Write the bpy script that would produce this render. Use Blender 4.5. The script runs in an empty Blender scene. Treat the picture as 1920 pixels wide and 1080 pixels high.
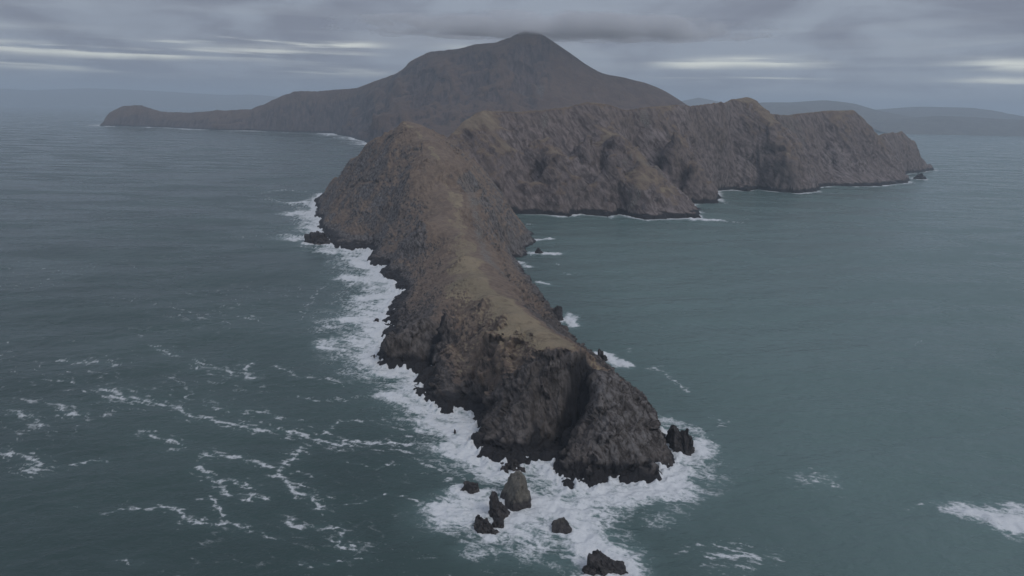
import bpy, bmesh, math, random
import numpy as np
from mathutils import Matrix, Vector

scene = bpy.context.scene
COL = scene.collection

# ---------------------------------------------------------------- camera
PITCH, ROLL = math.radians(14.56), math.radians(1.2)
fwd = Vector((0, math.cos(PITCH), -math.sin(PITCH)))
r0 = Vector((1, 0, 0)); u0 = r0.cross(fwd)
rt = r0 * math.cos(ROLL) + u0 * math.sin(ROLL)
up = -r0 * math.sin(ROLL) + u0 * math.cos(ROLL)
cd = bpy.data.cameras.new('camera')
cam = bpy.data.objects.new('camera', cd); COL.objects.link(cam)
cd.sensor_width = 36; cd.lens = 1297 / 1920 * 36
cd.clip_start = 1; cd.clip_end = 120000
cam.matrix_world = Matrix(((rt.x, up.x, -fwd.x, 0), (rt.y, up.y, -fwd.y, 0), (rt.z, up.z, -fwd.z, 200), (0, 0, 0, 1)))
scene.camera = cam

# ---------------------------------------------------------------- node helper
class NT:
    def __init__(s, tree): s.t = tree; tree.nodes.clear()
    def n(s, kind, ins=None, **kw):
        nd = s.t.nodes.new(kind)
        for k, v in kw.items(): setattr(nd, k, v)
        for k, v in (ins or {}).items():
            sk = nd.inputs[k]
            if isinstance(v, bpy.types.NodeSocket): s.t.links.new(v, sk)
            else: sk.default_value = v
        return nd
    def m(s, op, a, b=None, c=None, clamp=False):
        ins = {0: a}
        if b is not None: ins[1] = b
        if c is not None: ins[2] = c
        return s.n('ShaderNodeMath', ins, operation=op, use_clamp=clamp).outputs[0]
    def ss(s, v, lo, hi, a=0., b=1.):
        return s.n('ShaderNodeMapRange', {'Value': v, 'From Min': lo, 'From Max': hi, 'To Min': a, 'To Max': b}, interpolation_type='SMOOTHSTEP').outputs[0]
    def mix(s, f, a, b, blend='MIX'):
        nd = s.t.nodes.new('ShaderNodeMix'); nd.data_type = 'RGBA'; nd.blend_type = blend
        for i, v in ((0, f), (6, a), (7, b)):
            if isinstance(v, bpy.types.NodeSocket): s.t.links.new(v, nd.inputs[i])
            else: nd.inputs[i].default_value = v if i == 0 or len(v) == 4 else (*v, 1)
        return nd.outputs[2]
    def vm(s, op, a, b=None):
        ins = {0: a}
        if b is not None: ins[1] = b
        return s.n('ShaderNodeVectorMath', ins, operation=op).outputs[0]
    def noise(s, vec, scale, detail=4, rough=.55, dist=0., w=None):
        return s.n('ShaderNodeTexNoise', {'Vector': vec, 'Scale': scale, 'Detail': detail, 'Roughness': rough, 'Distortion': dist}).outputs[0]

# ---------------------------------------------------------------- sky (overcast, breaks of light low down), sun, exposure
SUN_EL, SUN_AZ = math.radians(46), math.radians(134)        # azimuth clockwise from +Y
GATE, PUFF = 7.9, 1.0
CLOUD_DARK, CLOUD_LIGHT = (.198, .212, .268), (.312, .350, .418)
world = bpy.data.worlds.new('World'); scene.world = world; world.use_nodes = True
w = NT(world.node_tree)
sky = w.n('ShaderNodeTexSky', sky_type='NISHITA', sun_disc=False, sun_elevation=SUN_EL, sun_rotation=SUN_AZ, air_density=1.0, dust_density=2.0)
gen = w.n('ShaderNodeTexCoord').outputs['Generated']
sep = w.n('ShaderNodeSeparateXYZ', {0: gen})
X, Yv, Zv = sep.outputs
zc = w.m('MAXIMUM', Zv, 0.0)
den = w.m('ADD', zc, 0.10)
pv = w.n('ShaderNodeCombineXYZ', {0: w.m('DIVIDE', X, den), 1: w.m('DIVIDE', Yv, den), 2: 3.7}).outputs[0]
big = w.noise(pv, .55, 5, .5, .6)
fine = w.noise(pv, 1.9, 6, .58, .3)
sv = w.n('ShaderNodeCombineXYZ', {0: w.m('MULTIPLY', X, 2.0), 1: w.m('MULTIPLY', Yv, 2.0), 2: w.m('MULTIPLY', Zv, 46.0)}).outputs[0]
streak = w.noise(sv, 1.6, 5, .55, .35)
az = w.n('ShaderNodeCombineXYZ', {0: X, 1: Yv, 2: .35}).outputs[0]
puff = w.noise(w.n('ShaderNodeCombineXYZ', {0: w.m('MULTIPLY', X, 5.0), 1: w.m('MULTIPLY', Yv, 5.0), 2: w.m('ADD', PUFF, w.m('MULTIPLY', Zv, 15.0))}).outputs[0], 1.0, 6, .52, .5)
cloudmix = w.m('ADD', w.m('MULTIPLY', big, .30), w.m('ADD', w.m('MULTIPLY', fine, .12), w.m('MULTIPLY', puff, .58)))
cl = w.mix(w.ss(cloudmix, .42, .575), CLOUD_DARK, CLOUD_LIGHT)
low = w.ss(Zv, .16, .06)
cl = w.mix(w.m('MULTIPLY', low, w.ss(streak, .45, .62, 0, .30)), cl, (.43, .46, .50))
# an overcast sky is lighter overhead than at its foot
cl = w.mix(w.ss(Zv, .15, 1.0), cl, w.mix(1.0, cl, (1.5, 1.5, 1.5), 'MULTIPLY'))
# long thin breaks between the cloud deck and the horizon, with bright thin cloud beyond
e0 = w.m('ADD', .032, w.m('ADD', w.m('MULTIPLY', w.noise(az, 1.3, 1.5, .4), .036), w.m('MULTIPLY', w.noise(az, 9.0, 4, .6), .012)))
def brk(off, th, lo, hi):
    d = w.m('DIVIDE', w.m('SUBTRACT', Zv, w.m('ADD', e0, off)), th)
    return w.m('MULTIPLY', w.m('EXPONENT', w.m('MULTIPLY', w.m('MULTIPLY', d, d), -1.0)), w.ss(streak, lo, hi))
gate = w.ss(w.noise(w.n('ShaderNodeCombineXYZ', {0: X, 1: Yv, 2: GATE}).outputs[0], 2.6, 2, .5), .44, .56)
gap = w.m('MAXIMUM', w.m('MULTIPLY', gate, brk(0.0, .0062, .42, .58)), w.m('MAXIMUM', w.m('MULTIPLY', gate, brk(-.018, .004, .46, .66)), w.m('MULTIPLY', gate, brk(.017, .0045, .52, .66))))
skyc = w.n('ShaderNodeVectorMath', {0: sky.outputs[0], 'Scale': .06}, operation='SCALE').outputs[0]
gapc = w.mix(.35, (1.35, 1.36, 1.22), skyc)
cl = w.mix(gap, cl, gapc)
cl = w.mix(1.0, cl, w.n('ShaderNodeVectorMath', {0: sky.outputs[0], 'Scale': .004}, operation='SCALE').outputs[0], 'ADD')
bg = w.n('ShaderNodeBackground', {'Color': cl, 'Strength': 1.0})
w.t.links.new(bg.outputs[0], w.n('ShaderNodeOutputWorld').inputs[0])
sl = bpy.data.lights.new('sun', 'SUN'); sl.energy = 1.0; sl.angle = math.radians(24); sl.color = (1, .97, .93)
so = bpy.data.objects.new('sun', sl); COL.objects.link(so)
sd_ = Vector((math.sin(SUN_AZ) * math.cos(SUN_EL), math.cos(SUN_AZ) * math.cos(SUN_EL), math.sin(SUN_EL)))
so.rotation_euler = sd_.to_track_quat('Z', 'Y').to_euler(); so.location = (0, 0, 3000)
scene.view_settings.view_transform = 'Standard'; scene.view_settings.look = 'None'
scene.view_settings.exposure = 0; scene.view_settings.gamma = 1
scene.render.engine = 'CYCLES'
cy = scene.cycles
cy.use_denoising = True
try: cy.denoiser = 'OPENIMAGEDENOISE'
except Exception: pass
cy.max_bounces = 6; cy.diffuse_bounces = 2; cy.glossy_bounces = 2; cy.volume_bounces = 3; cy.transparent_max_bounces = 8
cy.volume_step_rate = 1.0; cy.volume_max_steps = 96
cy.use_adaptive_sampling = True; cy.adaptive_threshold = .015

# ---------------------------------------------------------------- survey of the place (metres; x east, y away, z up)
HEAD_COAST = [(-429.6,1498.3),(-408.7,1415.8),(-389.9,1363.9),(-366.7,1255.9),(-346.9,1233.4),(-325.5,1138.9),(-301.1,1081.4),(-276.5,1016.7),(-256.8,985.9),
  (-226.5,961.8),(-213.5,982.6),(-198.3,953.5),(-192.1,894.5),(-178.8,867.0),(-161.4,865.5),(-163.0,826.9),(-153.5,800.2),(-140.8,793.4),(-131.7,761.5),
  (-123.7,745.5),(-125.5,714.1),(-125.6,673.4),(-123.0,625.1),(-114.6,617.4),(-117.1,593.5),(-111.3,580.5),(-112.8,553.8),(-108.7,528.4),(-103.9,514.2),
  (-93.0,510.2),(-80.0,507.5),(-70.0,501.3),(-63.9,505.0),(-71.1,491.4),(-71.8,470.7),(-64.8,456.6),(-60.0,452.2),(-52.8,441.7),(-47.0,432.4),(-37.8,430.3),
  (-35.9,437.3),(-29.6,436.7),(-23.6,427.7),(-21.3,411.7),(-20.9,398.1),(-24.7,385.1),(-23.3,378.4),(-19.7,376.5),(-20.4,372.6),(-16.1,368.9),(-11.4,367.8),
  (-2.5,361.9),(2.8,364.0),(6.8,356.8),(13.3,362.5),(16.5,367.1),(24.9,365.5),(25.6,350.4),(29.5,344.8),(30.5,338.2),(37.1,337.4),(41.3,341.4),(48.9,338.4),
  (54.0,344.7),(60.4,347.8),(66.0,345.2),(71.0,345.4),(80.6,344.1),(87.1,347.1),(88.7,351.8),(88.2,359.5),(93.7,359.8),(97.6,364.8),(98.3,375.0),(97.6,392.7),
  (98.4,416.5),(96.4,445.6),(91.0,473.4),(80.6,506.5),(68.2,538.9),(57.5,578.3),(45.1,623.4),(46.7,649.0),(36.7,695.4),(32.6,737.6),(23.9,797.2),(11.8,866.4),
  (1.3,934.1),(17.0,953.5),(20.8,1003.7),(36.0,1064.8),(31.6,1130.9),(18.3,1204.2),(3.2,1327.2),(-6.0,1469.9),(40.0,1500.0),(60.0,1620.0),(-120.0,1720.0),
  (-330.0,1700.0),(-440.0,1600.0)]
HEAD_PTS = [(-88.1,989.7,94.0),(-70.2,897.5,73.0),(-57.0,792.0,57.0),(-46.5,692.2,53.0),(-35.2,596.9,54.0),(-19.9,522.8,56.0),(-3.4,471.7,57.0),
  (14.6,431.2,58.0),(30.8,409.8,57.0),(43.6,402.2,53.0),(56.4,396.7,46.0),(17.4,404.4,53.0),(27.1,399.1,51.0),(38.3,395.9,49.0),(48.0,394.5,47.0),
  (11.0,420.0,53.0),(0.6,447.3,52.0),(-13.5,494.1,50.0),(-26.1,548.1,48.0),(45.1,434.6,46.0),(35.4,476.1,42.0),(22.1,539.3,38.0),(10.1,630.0,34.0),
  (-6.4,748.1,30.0),(-25.3,877.1,32.0),(-43.6,974.3,40.0),(55.2,413.7,44.0),(64.2,403.4,40.0),(74.2,399.9,31.0),(83.2,400.5,22.0),(90.1,393.1,13.0),
  (-37.8,516.6,37.0),(-46.9,534.8,22.0),(-56.8,537.6,7.0),(-62.9,514.2,0.5),(-51.9,520.6,42.0),(-68.8,537.2,33.0),(-80.4,527.2,26.0),(-91.8,517.8,20.0),
  (-99.6,518.2,13.0),(-72.8,502.5,17.0),(-89.9,505.4,9.0),(-79.9,625.7,28.0),(-93.4,614.4,18.0),(-77.1,691.8,30.0),(-104.5,774.0,22.0),(-122.1,810.0,20.0),
  (-148.6,852.5,17.0),(-49.2,472.0,10.0),(-36.7,461.7,14.0),(-20.9,448.6,20.0),(-18.2,432.7,13.0),(-34.9,438.8,8.0),(-50.4,447.2,6.0),(-19.2,447.2,42.0),
  (-20.8,445.5,31.0),(53.6,385.1,43.0),(51.6,375.2,36.0),(47.2,367.5,26.0),(41.8,358.5,17.0),(36.9,349.6,9.0),(32.8,343.2,2.0),(66.0,379.8,36.0),
  (73.1,370.8,25.0),(77.2,363.9,15.0),(63.7,357.5,18.0),(52.8,351.5,11.0),(84.0,364.7,8.0),(89.2,366.0,4.0),(71.3,353.5,7.0),(-193.9,1222.0,174.1),
  (-166.3,1175.0,165.1),(-137.7,1100.0,149.9),(-108.8,1022.0,125.0),(-220.5,1240.0,153.2),(-259.0,1290.0,139.3),(-313.3,1350.0,97.4),(-369.3,1420.0,48.3),
  (-214.1,1150.0,122.3),(-247.5,1180.0,93.1),(-301.3,1250.0,62.2),(-148.7,1000.0,103.1),(-150.8,960.0,70.0),(-188.4,1000.0,48.4),(-226.6,1030.0,27.0),
  (-269.1,1070.0,11.2),(-112.8,840.0,60.5),(-137.5,870.0,34.4),(-173.5,915.0,18.0),(-94.4,1080.0,129.2),(-65.2,1010.0,103.9),(-43.8,970.0,78.4),
  (-20.8,960.0,57.8),(-1.8,975.0,33.1),(18.6,1040.0,14.2),(24.0,371.0,1.0),(30.0,377.0,3.0),(36.0,384.0,9.0),(43.0,391.0,20.0),(49.0,399.0,40.0),
  (8.0,387.0,25.0),(11.0,378.0,13.0),(13.0,370.0,5.0),(22.0,386.0,15.0),(29.0,392.0,25.0),(20.0,395.0,36.0),(0.0,398.0,26.0),(-6.0,392.0,16.0),
  (-13.0,384.0,8.0),(-3.0,412.0,33.0),(2.0,372.0,8.0),(-8.0,402.0,20.0),(12.0,397.0,43.0),(-183.9,1312.0,150.0),(-253.9,1392.0,95.0),(-150.0,1400.0,132.0),
  (-150.0,1500.0,128.0),(-170.0,1620.0,80.0),(-40.0,1300.0,70.0)]
RIDGE_COAST = [(-330.0,1500.0),(-200.0,1350.0),(-8.4,1360.7),(23.0,1343.8),(59.7,1349.0),(100.0,1327.0),(133.9,1359.5),(164.3,1349.7),(184.1,1325.0),
  (209.1,1370.1),(234.6,1331.9),(256.1,1308.3),(294.1,1320.0),(334.4,1338.8),(361.6,1335.8),(384.0,1439.8),(399.9,1559.1),(432.5,1573.3),(473.2,1579.7),
  (496.1,1691.2),(540.7,1834.4),(588.9,1868.0),(610.9,1847.1),(662.3,1894.2),(700.0,1838.9),(745.5,1811.4),(820.2,1872.6),(841.5,1940.4),(930.3,2040.2),
  (984.1,2022.0),(1078.0,2054.3),(1231.2,2175.4),(1351.2,2430.3),(1438.8,2552.4),(1490.8,2586.1),(1654.1,2763.8),(1640.0,2900.0),(1500.0,3030.0),
  (1150.0,2930.0),(950.0,2730.0),(600.0,2480.0),(200.0,2180.0),(-150.0,1950.0),(-330.0,1750.0)]
RIDGE_CREST = [(-168.0,1480.0,133.0),(-141.0,1480.0,138.0),(-111.0,1540.0,172.0),(-73.0,1580.0,194.0),(-8.0,1600.0,193.0),(52.0,1620.0,197.0),
  (114.0,1640.0,206.0),(163.0,1650.0,217.0),(207.0,1660.0,214.0),(254.0,1680.0,202.0),(309.0,1710.0,209.0),(399.0,1770.0,217.0),(491.0,1870.0,220.0),
  (598.0,2000.0,237.0),(664.0,2070.0,245.0),(700.0,2090.0,236.0),(730.0,2100.0,204.0),(812.0,2140.0,197.0),(948.0,2220.0,212.0),(1079.0,2290.0,217.0),
  (1124.0,2310.0,191.0),(1204.0,2380.0,147.0),(1302.0,2500.0,143.0),(1437.0,2640.0,149.0),(1511.0,2680.0,110.0),(1586.0,2720.0,43.0)]
RIDGE_PTS = [(-168.5,1480.0,133.0),(-140.5,1480.0,137.9),(-126.3,1510.0,154.8),(-111.5,1540.0,172.3),(-92.5,1560.0,183.1),(-73.1,1580.0,194.2),
  (-57.1,1585.0,193.9),(-40.9,1590.0,193.6),(-24.7,1595.0,193.4),(-8.3,1600.0,193.1),(11.7,1606.7,194.3),(31.8,1613.3,195.4),(52.0,1620.0,196.6),
  (72.4,1626.7,199.7),(92.9,1633.3,202.9),(113.5,1640.0,206.1),(130.0,1643.3,209.6),(146.4,1646.7,213.1),(162.9,1650.0,216.6),(185.1,1655.0,215.3),
  (207.3,1660.0,214.0),(230.7,1670.0,207.9),(254.4,1680.0,201.8),(272.6,1690.0,204.1),(290.9,1700.0,206.5),(309.5,1710.0,209.0),(331.3,1725.0,211.0),
  (353.5,1740.0,213.1),(376.0,1755.0,215.1),(398.8,1770.0,217.3),(428.7,1803.3,218.0),(459.4,1836.7,218.8),(490.9,1870.0,219.6),(525.5,1913.3,225.2),
  (561.2,1956.7,230.9),(597.9,2000.0,236.9),(630.6,2035.0,240.9),(664.2,2070.0,245.0),(699.6,2090.0,235.5),(729.9,2100.0,204.5),(756.9,2113.3,201.9),
  (784.2,2126.7,199.3),(811.8,2140.0,196.7),(838.4,2156.0,199.5),(865.3,2172.0,202.5),(892.5,2188.0,205.5),(920.1,2204.0,208.5),(947.9,2220.0,211.5),
  (980.2,2237.5,212.9),(1012.9,2255.0,214.4),(1045.9,2272.5,215.8),(1079.4,2290.0,217.3),(1123.6,2310.0,191.4),(1203.5,2380.0,146.9),(1301.9,2500.0,143.2),
  (1368.5,2570.0,146.0),(1436.8,2640.0,149.0),(1511.2,2680.0,109.9),(1585.9,2720.0,43.1),(-111.5,1710.0,94.7),(-8.3,1770.0,106.2),(113.5,1810.0,113.3),
  (207.3,1830.0,117.7),(309.5,1880.0,114.9),(490.9,2040.0,120.8),(664.2,2240.0,134.7),(729.9,2270.0,112.5),(947.9,2390.0,116.3),(1123.6,2480.0,105.3),
  (-41.0,1506.1,153.3),(-11.2,1436.7,108.2),(22.0,1382.6,60.2),(43.6,1356.7,21.7),(9.9,1536.5,164.7),(38.2,1480.0,133.9),(64.9,1424.8,99.9),(85.1,1375.8,62.2),
  (100.1,1345.3,29.6),(72.5,1498.2,137.1),(108.6,1426.9,95.3),(133.0,1381.3,62.7),(167.4,1343.0,26.1),(209.9,1512.5,141.6),(245.7,1434.2,92.2),
  (291.1,1370.5,40.9),(334.9,1345.6,13.6),(163.6,1504.9,138.7),(200.3,1422.0,92.2),(235.5,1355.6,46.7),(360.4,1626.8,139.9),(404.4,1584.8,77.6),
  (449.1,1576.0,25.4),(544.7,1835.5,135.0),(594.5,1844.2,80.9),(636.8,1870.9,30.6),(687.1,1929.7,148.2),(712.1,1859.6,82.2),(733.3,1827.3,36.8),
  (804.0,1995.8,119.0),(814.2,1909.1,52.2),(1013.5,2153.8,115.5),(1089.4,2154.4,44.8),(1158.8,2167.8,12.4),(1501.1,2653.4,81.5),(1585.3,2714.8,29.2),
  (-7.0,1564.8,140.7),(23.2,1508.8,81.7),(39.8,1429.7,34.0),(52.6,1575.3,129.9),(92.8,1513.6,71.3),(128.0,1428.5,25.0),(143.1,1584.6,119.6),
  (184.9,1504.6,56.9),(205.5,1430.0,20.9),(282.7,1669.5,124.2),(343.3,1633.9,60.0),(386.6,1592.6,22.2),(468.1,1806.2,134.7),(497.9,1793.5,69.1),
  (509.9,1763.1,25.1),(593.0,1948.9,131.3),(611.5,1914.7,61.9),(611.9,1868.8,16.1),(785.8,2091.7,129.3),(819.0,2033.3,56.8),(838.4,1974.2,17.2),
  (946.0,2166.0,113.6),(954.5,2111.5,53.5),(967.7,2059.6,19.0),(1284.1,2449.1,88.5),(1333.7,2459.1,43.2)]
MOUNT_COAST = [(-3274.0,5586.0),(-3032.0,5621.0),(-2622.0,5471.0),(-2221.0,5205.0),(-1932.0,5274.0),(-1606.0,5121.0),(-1323.0,5070.0),(-1032.0,4471.0),
  (-790.0,3818.0),(-619.0,3327.0),(-300.0,3000.0),(300.0,3100.0),(900.0,3500.0),(1600.0,4200.0),(2400.0,4700.0),(2600.0,5600.0),(1500.0,6400.0),
  (-500.0,6600.0),(-2200.0,6400.0),(-3000.0,6300.0),(-3400.0,5950.0)]
MOUNT_CREST = [(-3287.0,5680.0,56.0),(-3257.0,5720.0,102.0),(-3175.0,5760.0,149.0),(-3038.0,5790.0,164.0),(-2861.0,5730.0,122.0),(-2611.0,5650.0,111.0),
  (-2342.0,5520.0,133.0),(-2037.0,5480.0,152.0),(-1816.0,5450.0,235.0),(-1685.0,5430.0,288.0),(-1466.0,5370.0,298.0),(-1149.0,5200.0,319.0),
  (-926.0,5050.0,388.0),(-808.0,4900.0,412.0),(-709.0,4850.0,490.0),(-577.0,4800.0,546.0),(-380.0,4750.0,570.0),(-274.0,4720.0,595.0),(-135.0,4680.0,604.0),
  (-50.0,4650.0,636.0),(-50.0,4640.0,628.0),(0.0,4625.0,656.0),(53.0,4620.0,679.0),(107.0,4620.0,674.0),(175.0,4620.0,644.0),(271.0,4620.0,588.0),
  (445.0,4620.0,479.0),(533.0,4620.0,429.0),(687.0,4620.0,406.0),(860.0,4620.0,367.0),(1002.0,4620.0,304.0),(1110.0,4620.0,240.0)]
MOUNT_PTS = [(-3287.0,5680.0,56.0),(-3257.0,5720.0,102.0),(-3216.0,5740.0,125.0),(-3175.0,5760.0,149.0),(-3130.0,5770.0,154.0),(-3084.0,5780.0,159.0),
  (-3038.0,5790.0,164.0),(-2979.0,5770.0,150.0),(-2920.0,5750.0,136.0),(-2861.0,5730.0,122.0),(-2811.0,5714.0,120.0),(-2761.0,5698.0,118.0),
  (-2710.0,5682.0,115.0),(-2661.0,5666.0,113.0),(-2611.0,5650.0,111.0),(-2556.0,5624.0,116.0),(-2502.0,5598.0,120.0),(-2449.0,5572.0,124.0),
  (-2395.0,5546.0,129.0),(-2342.0,5520.0,133.0),(-2298.0,5514.0,136.0),(-2254.0,5509.0,139.0),(-2211.0,5503.0,141.0),(-2167.0,5497.0,144.0),
  (-2124.0,5491.0,146.0),(-2080.0,5486.0,149.0),(-2037.0,5480.0,152.0),(-1992.0,5474.0,168.0),(-1948.0,5468.0,185.0),(-1904.0,5462.0,202.0),
  (-1860.0,5456.0,218.0),(-1816.0,5450.0,235.0),(-1772.0,5443.0,252.0),(-1729.0,5437.0,270.0),(-1685.0,5430.0,288.0),(-1641.0,5418.0,290.0),
  (-1597.0,5406.0,292.0),(-1553.0,5394.0,294.0),(-1510.0,5382.0,296.0),(-1466.0,5370.0,298.0),(-1420.0,5346.0,302.0),(-1374.0,5321.0,305.0),
  (-1328.0,5297.0,308.0),(-1283.0,5273.0,311.0),(-1238.0,5249.0,314.0),(-1193.0,5224.0,316.0),(-1149.0,5200.0,319.0),(-1103.0,5170.0,333.0),
  (-1058.0,5140.0,347.0),(-1014.0,5110.0,361.0),(-970.0,5080.0,375.0),(-926.0,5050.0,388.0),(-866.0,4975.0,400.0),(-808.0,4900.0,412.0),(-758.0,4875.0,451.0),
  (-709.0,4850.0,490.0),(-664.0,4833.0,509.0),(-621.0,4817.0,528.0),(-577.0,4800.0,546.0),(-544.0,4792.0,550.0),(-511.0,4783.0,554.0),(-478.0,4775.0,558.0),
  (-445.0,4767.0,562.0),(-412.0,4758.0,566.0),(-380.0,4750.0,570.0),(-344.0,4740.0,578.0),(-309.0,4730.0,587.0),(-274.0,4720.0,595.0),(-239.0,4710.0,598.0),
  (-204.0,4700.0,600.0),(-170.0,4690.0,602.0),(-135.0,4680.0,604.0),(-93.0,4665.0,620.0),(-50.0,4650.0,636.0),(-50.0,4640.0,628.0),(0.0,4625.0,656.0),
  (53.0,4620.0,679.0),(107.0,4620.0,674.0),(141.0,4620.0,659.0),(175.0,4620.0,644.0),(207.0,4620.0,625.0),(239.0,4620.0,607.0),(271.0,4620.0,588.0),
  (306.0,4620.0,566.0),(341.0,4620.0,545.0),(375.0,4620.0,523.0),(410.0,4620.0,501.0),(445.0,4620.0,479.0),(489.0,4620.0,454.0),(533.0,4620.0,429.0),
  (564.0,4620.0,424.0),(594.0,4620.0,420.0),(625.0,4620.0,415.0),(656.0,4620.0,411.0),(687.0,4620.0,406.0),(722.0,4620.0,398.0),(756.0,4620.0,390.0),
  (791.0,4620.0,383.0),(826.0,4620.0,375.0),(860.0,4620.0,367.0),(896.0,4620.0,351.0),(931.0,4620.0,335.0),(967.0,4620.0,320.0),(1002.0,4620.0,304.0),
  (1038.0,4620.0,283.0),(1074.0,4620.0,261.0),(1110.0,4620.0,240.0),(-770.0,3850.0,109.0),(-626.0,4050.0,197.0),(-354.0,4050.0,202.0),(-348.0,4350.0,359.0),
  (-89.0,4300.0,362.0),(99.0,4100.0,270.0),(291.0,4250.0,307.0),(487.0,4300.0,282.0),(102.0,4430.0,464.0),(-1290.0,4700.0,151.0),(-1478.0,4850.0,129.0),
  (-3038.0,6490.0,90.0),(-2342.0,6220.0,73.0),(-1685.0,6130.0,158.0),(-926.0,5750.0,213.0),(-577.0,5500.0,300.0),(-135.0,5380.0,332.0),(0.0,5325.0,361.0),
  (175.0,5320.0,354.0),(533.0,5320.0,236.0),(1002.0,5320.0,167.0)]
HILL_A = [(2793.0,11500.0,-51.0),(3121.0,11500.0,140.0),(3537.0,11500.0,273.0),(3955.0,11500.0,373.0),(4381.0,11500.0,381.0),(4635.0,11500.0,403.0),
  (4888.0,11500.0,425.0),(5191.0,11500.0,398.0),(5415.0,11500.0,328.0),(5766.0,11500.0,269.0),(6120.0,11500.0,201.0),(6657.0,11500.0,70.0)]
HILL_B = [(5997.0,13500.0,40.0),(6374.0,13500.0,224.0),(6766.0,13500.0,300.0),(7161.0,13500.0,347.0),(7556.0,13500.0,384.0),(8158.0,13500.0,387.0),
  (8410.0,13500.0,382.0),(8775.0,13500.0,312.0),(9143.0,13500.0,231.0),(9600.0,13500.0,211.0),(10411.0,13500.0,189.0),(11438.0,13500.0,111.0)]
HILL_C = [(4413.0,9300.0,68.0),(4684.0,9300.0,114.0),(5092.0,9300.0,177.0),(5501.0,9300.0,219.0),(5918.0,9300.0,214.0),(6338.0,9300.0,195.0),
  (6825.0,9300.0,192.0),(7527.0,9300.0,159.0),(8031.0,9300.0,88.0)]
HILL_D = [(2460.0,15500.0,263.0),(3145.0,15500.0,366.0),(3602.0,15500.0,431.0),(3941.0,15500.0,505.0),(4350.0,15500.0,435.0),(4994.0,15500.0,337.0),
  (5465.0,15500.0,257.0)]
HILL_E = [(-21242.0,24000.0,310.0),(-19433.0,24000.0,415.0),(-17275.0,24000.0,493.0),(-16208.0,24000.0,463.0),(-15129.0,24000.0,519.0),
  (-14229.0,24000.0,571.0),(-12983.0,24000.0,545.0),(-11916.0,24000.0,515.0),(-11026.0,24000.0,481.0),(-9780.0,24000.0,437.0),(-8884.0,24000.0,473.0),
  (-7638.0,24000.0,395.0),(-6211.0,24000.0,337.0)]
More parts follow.
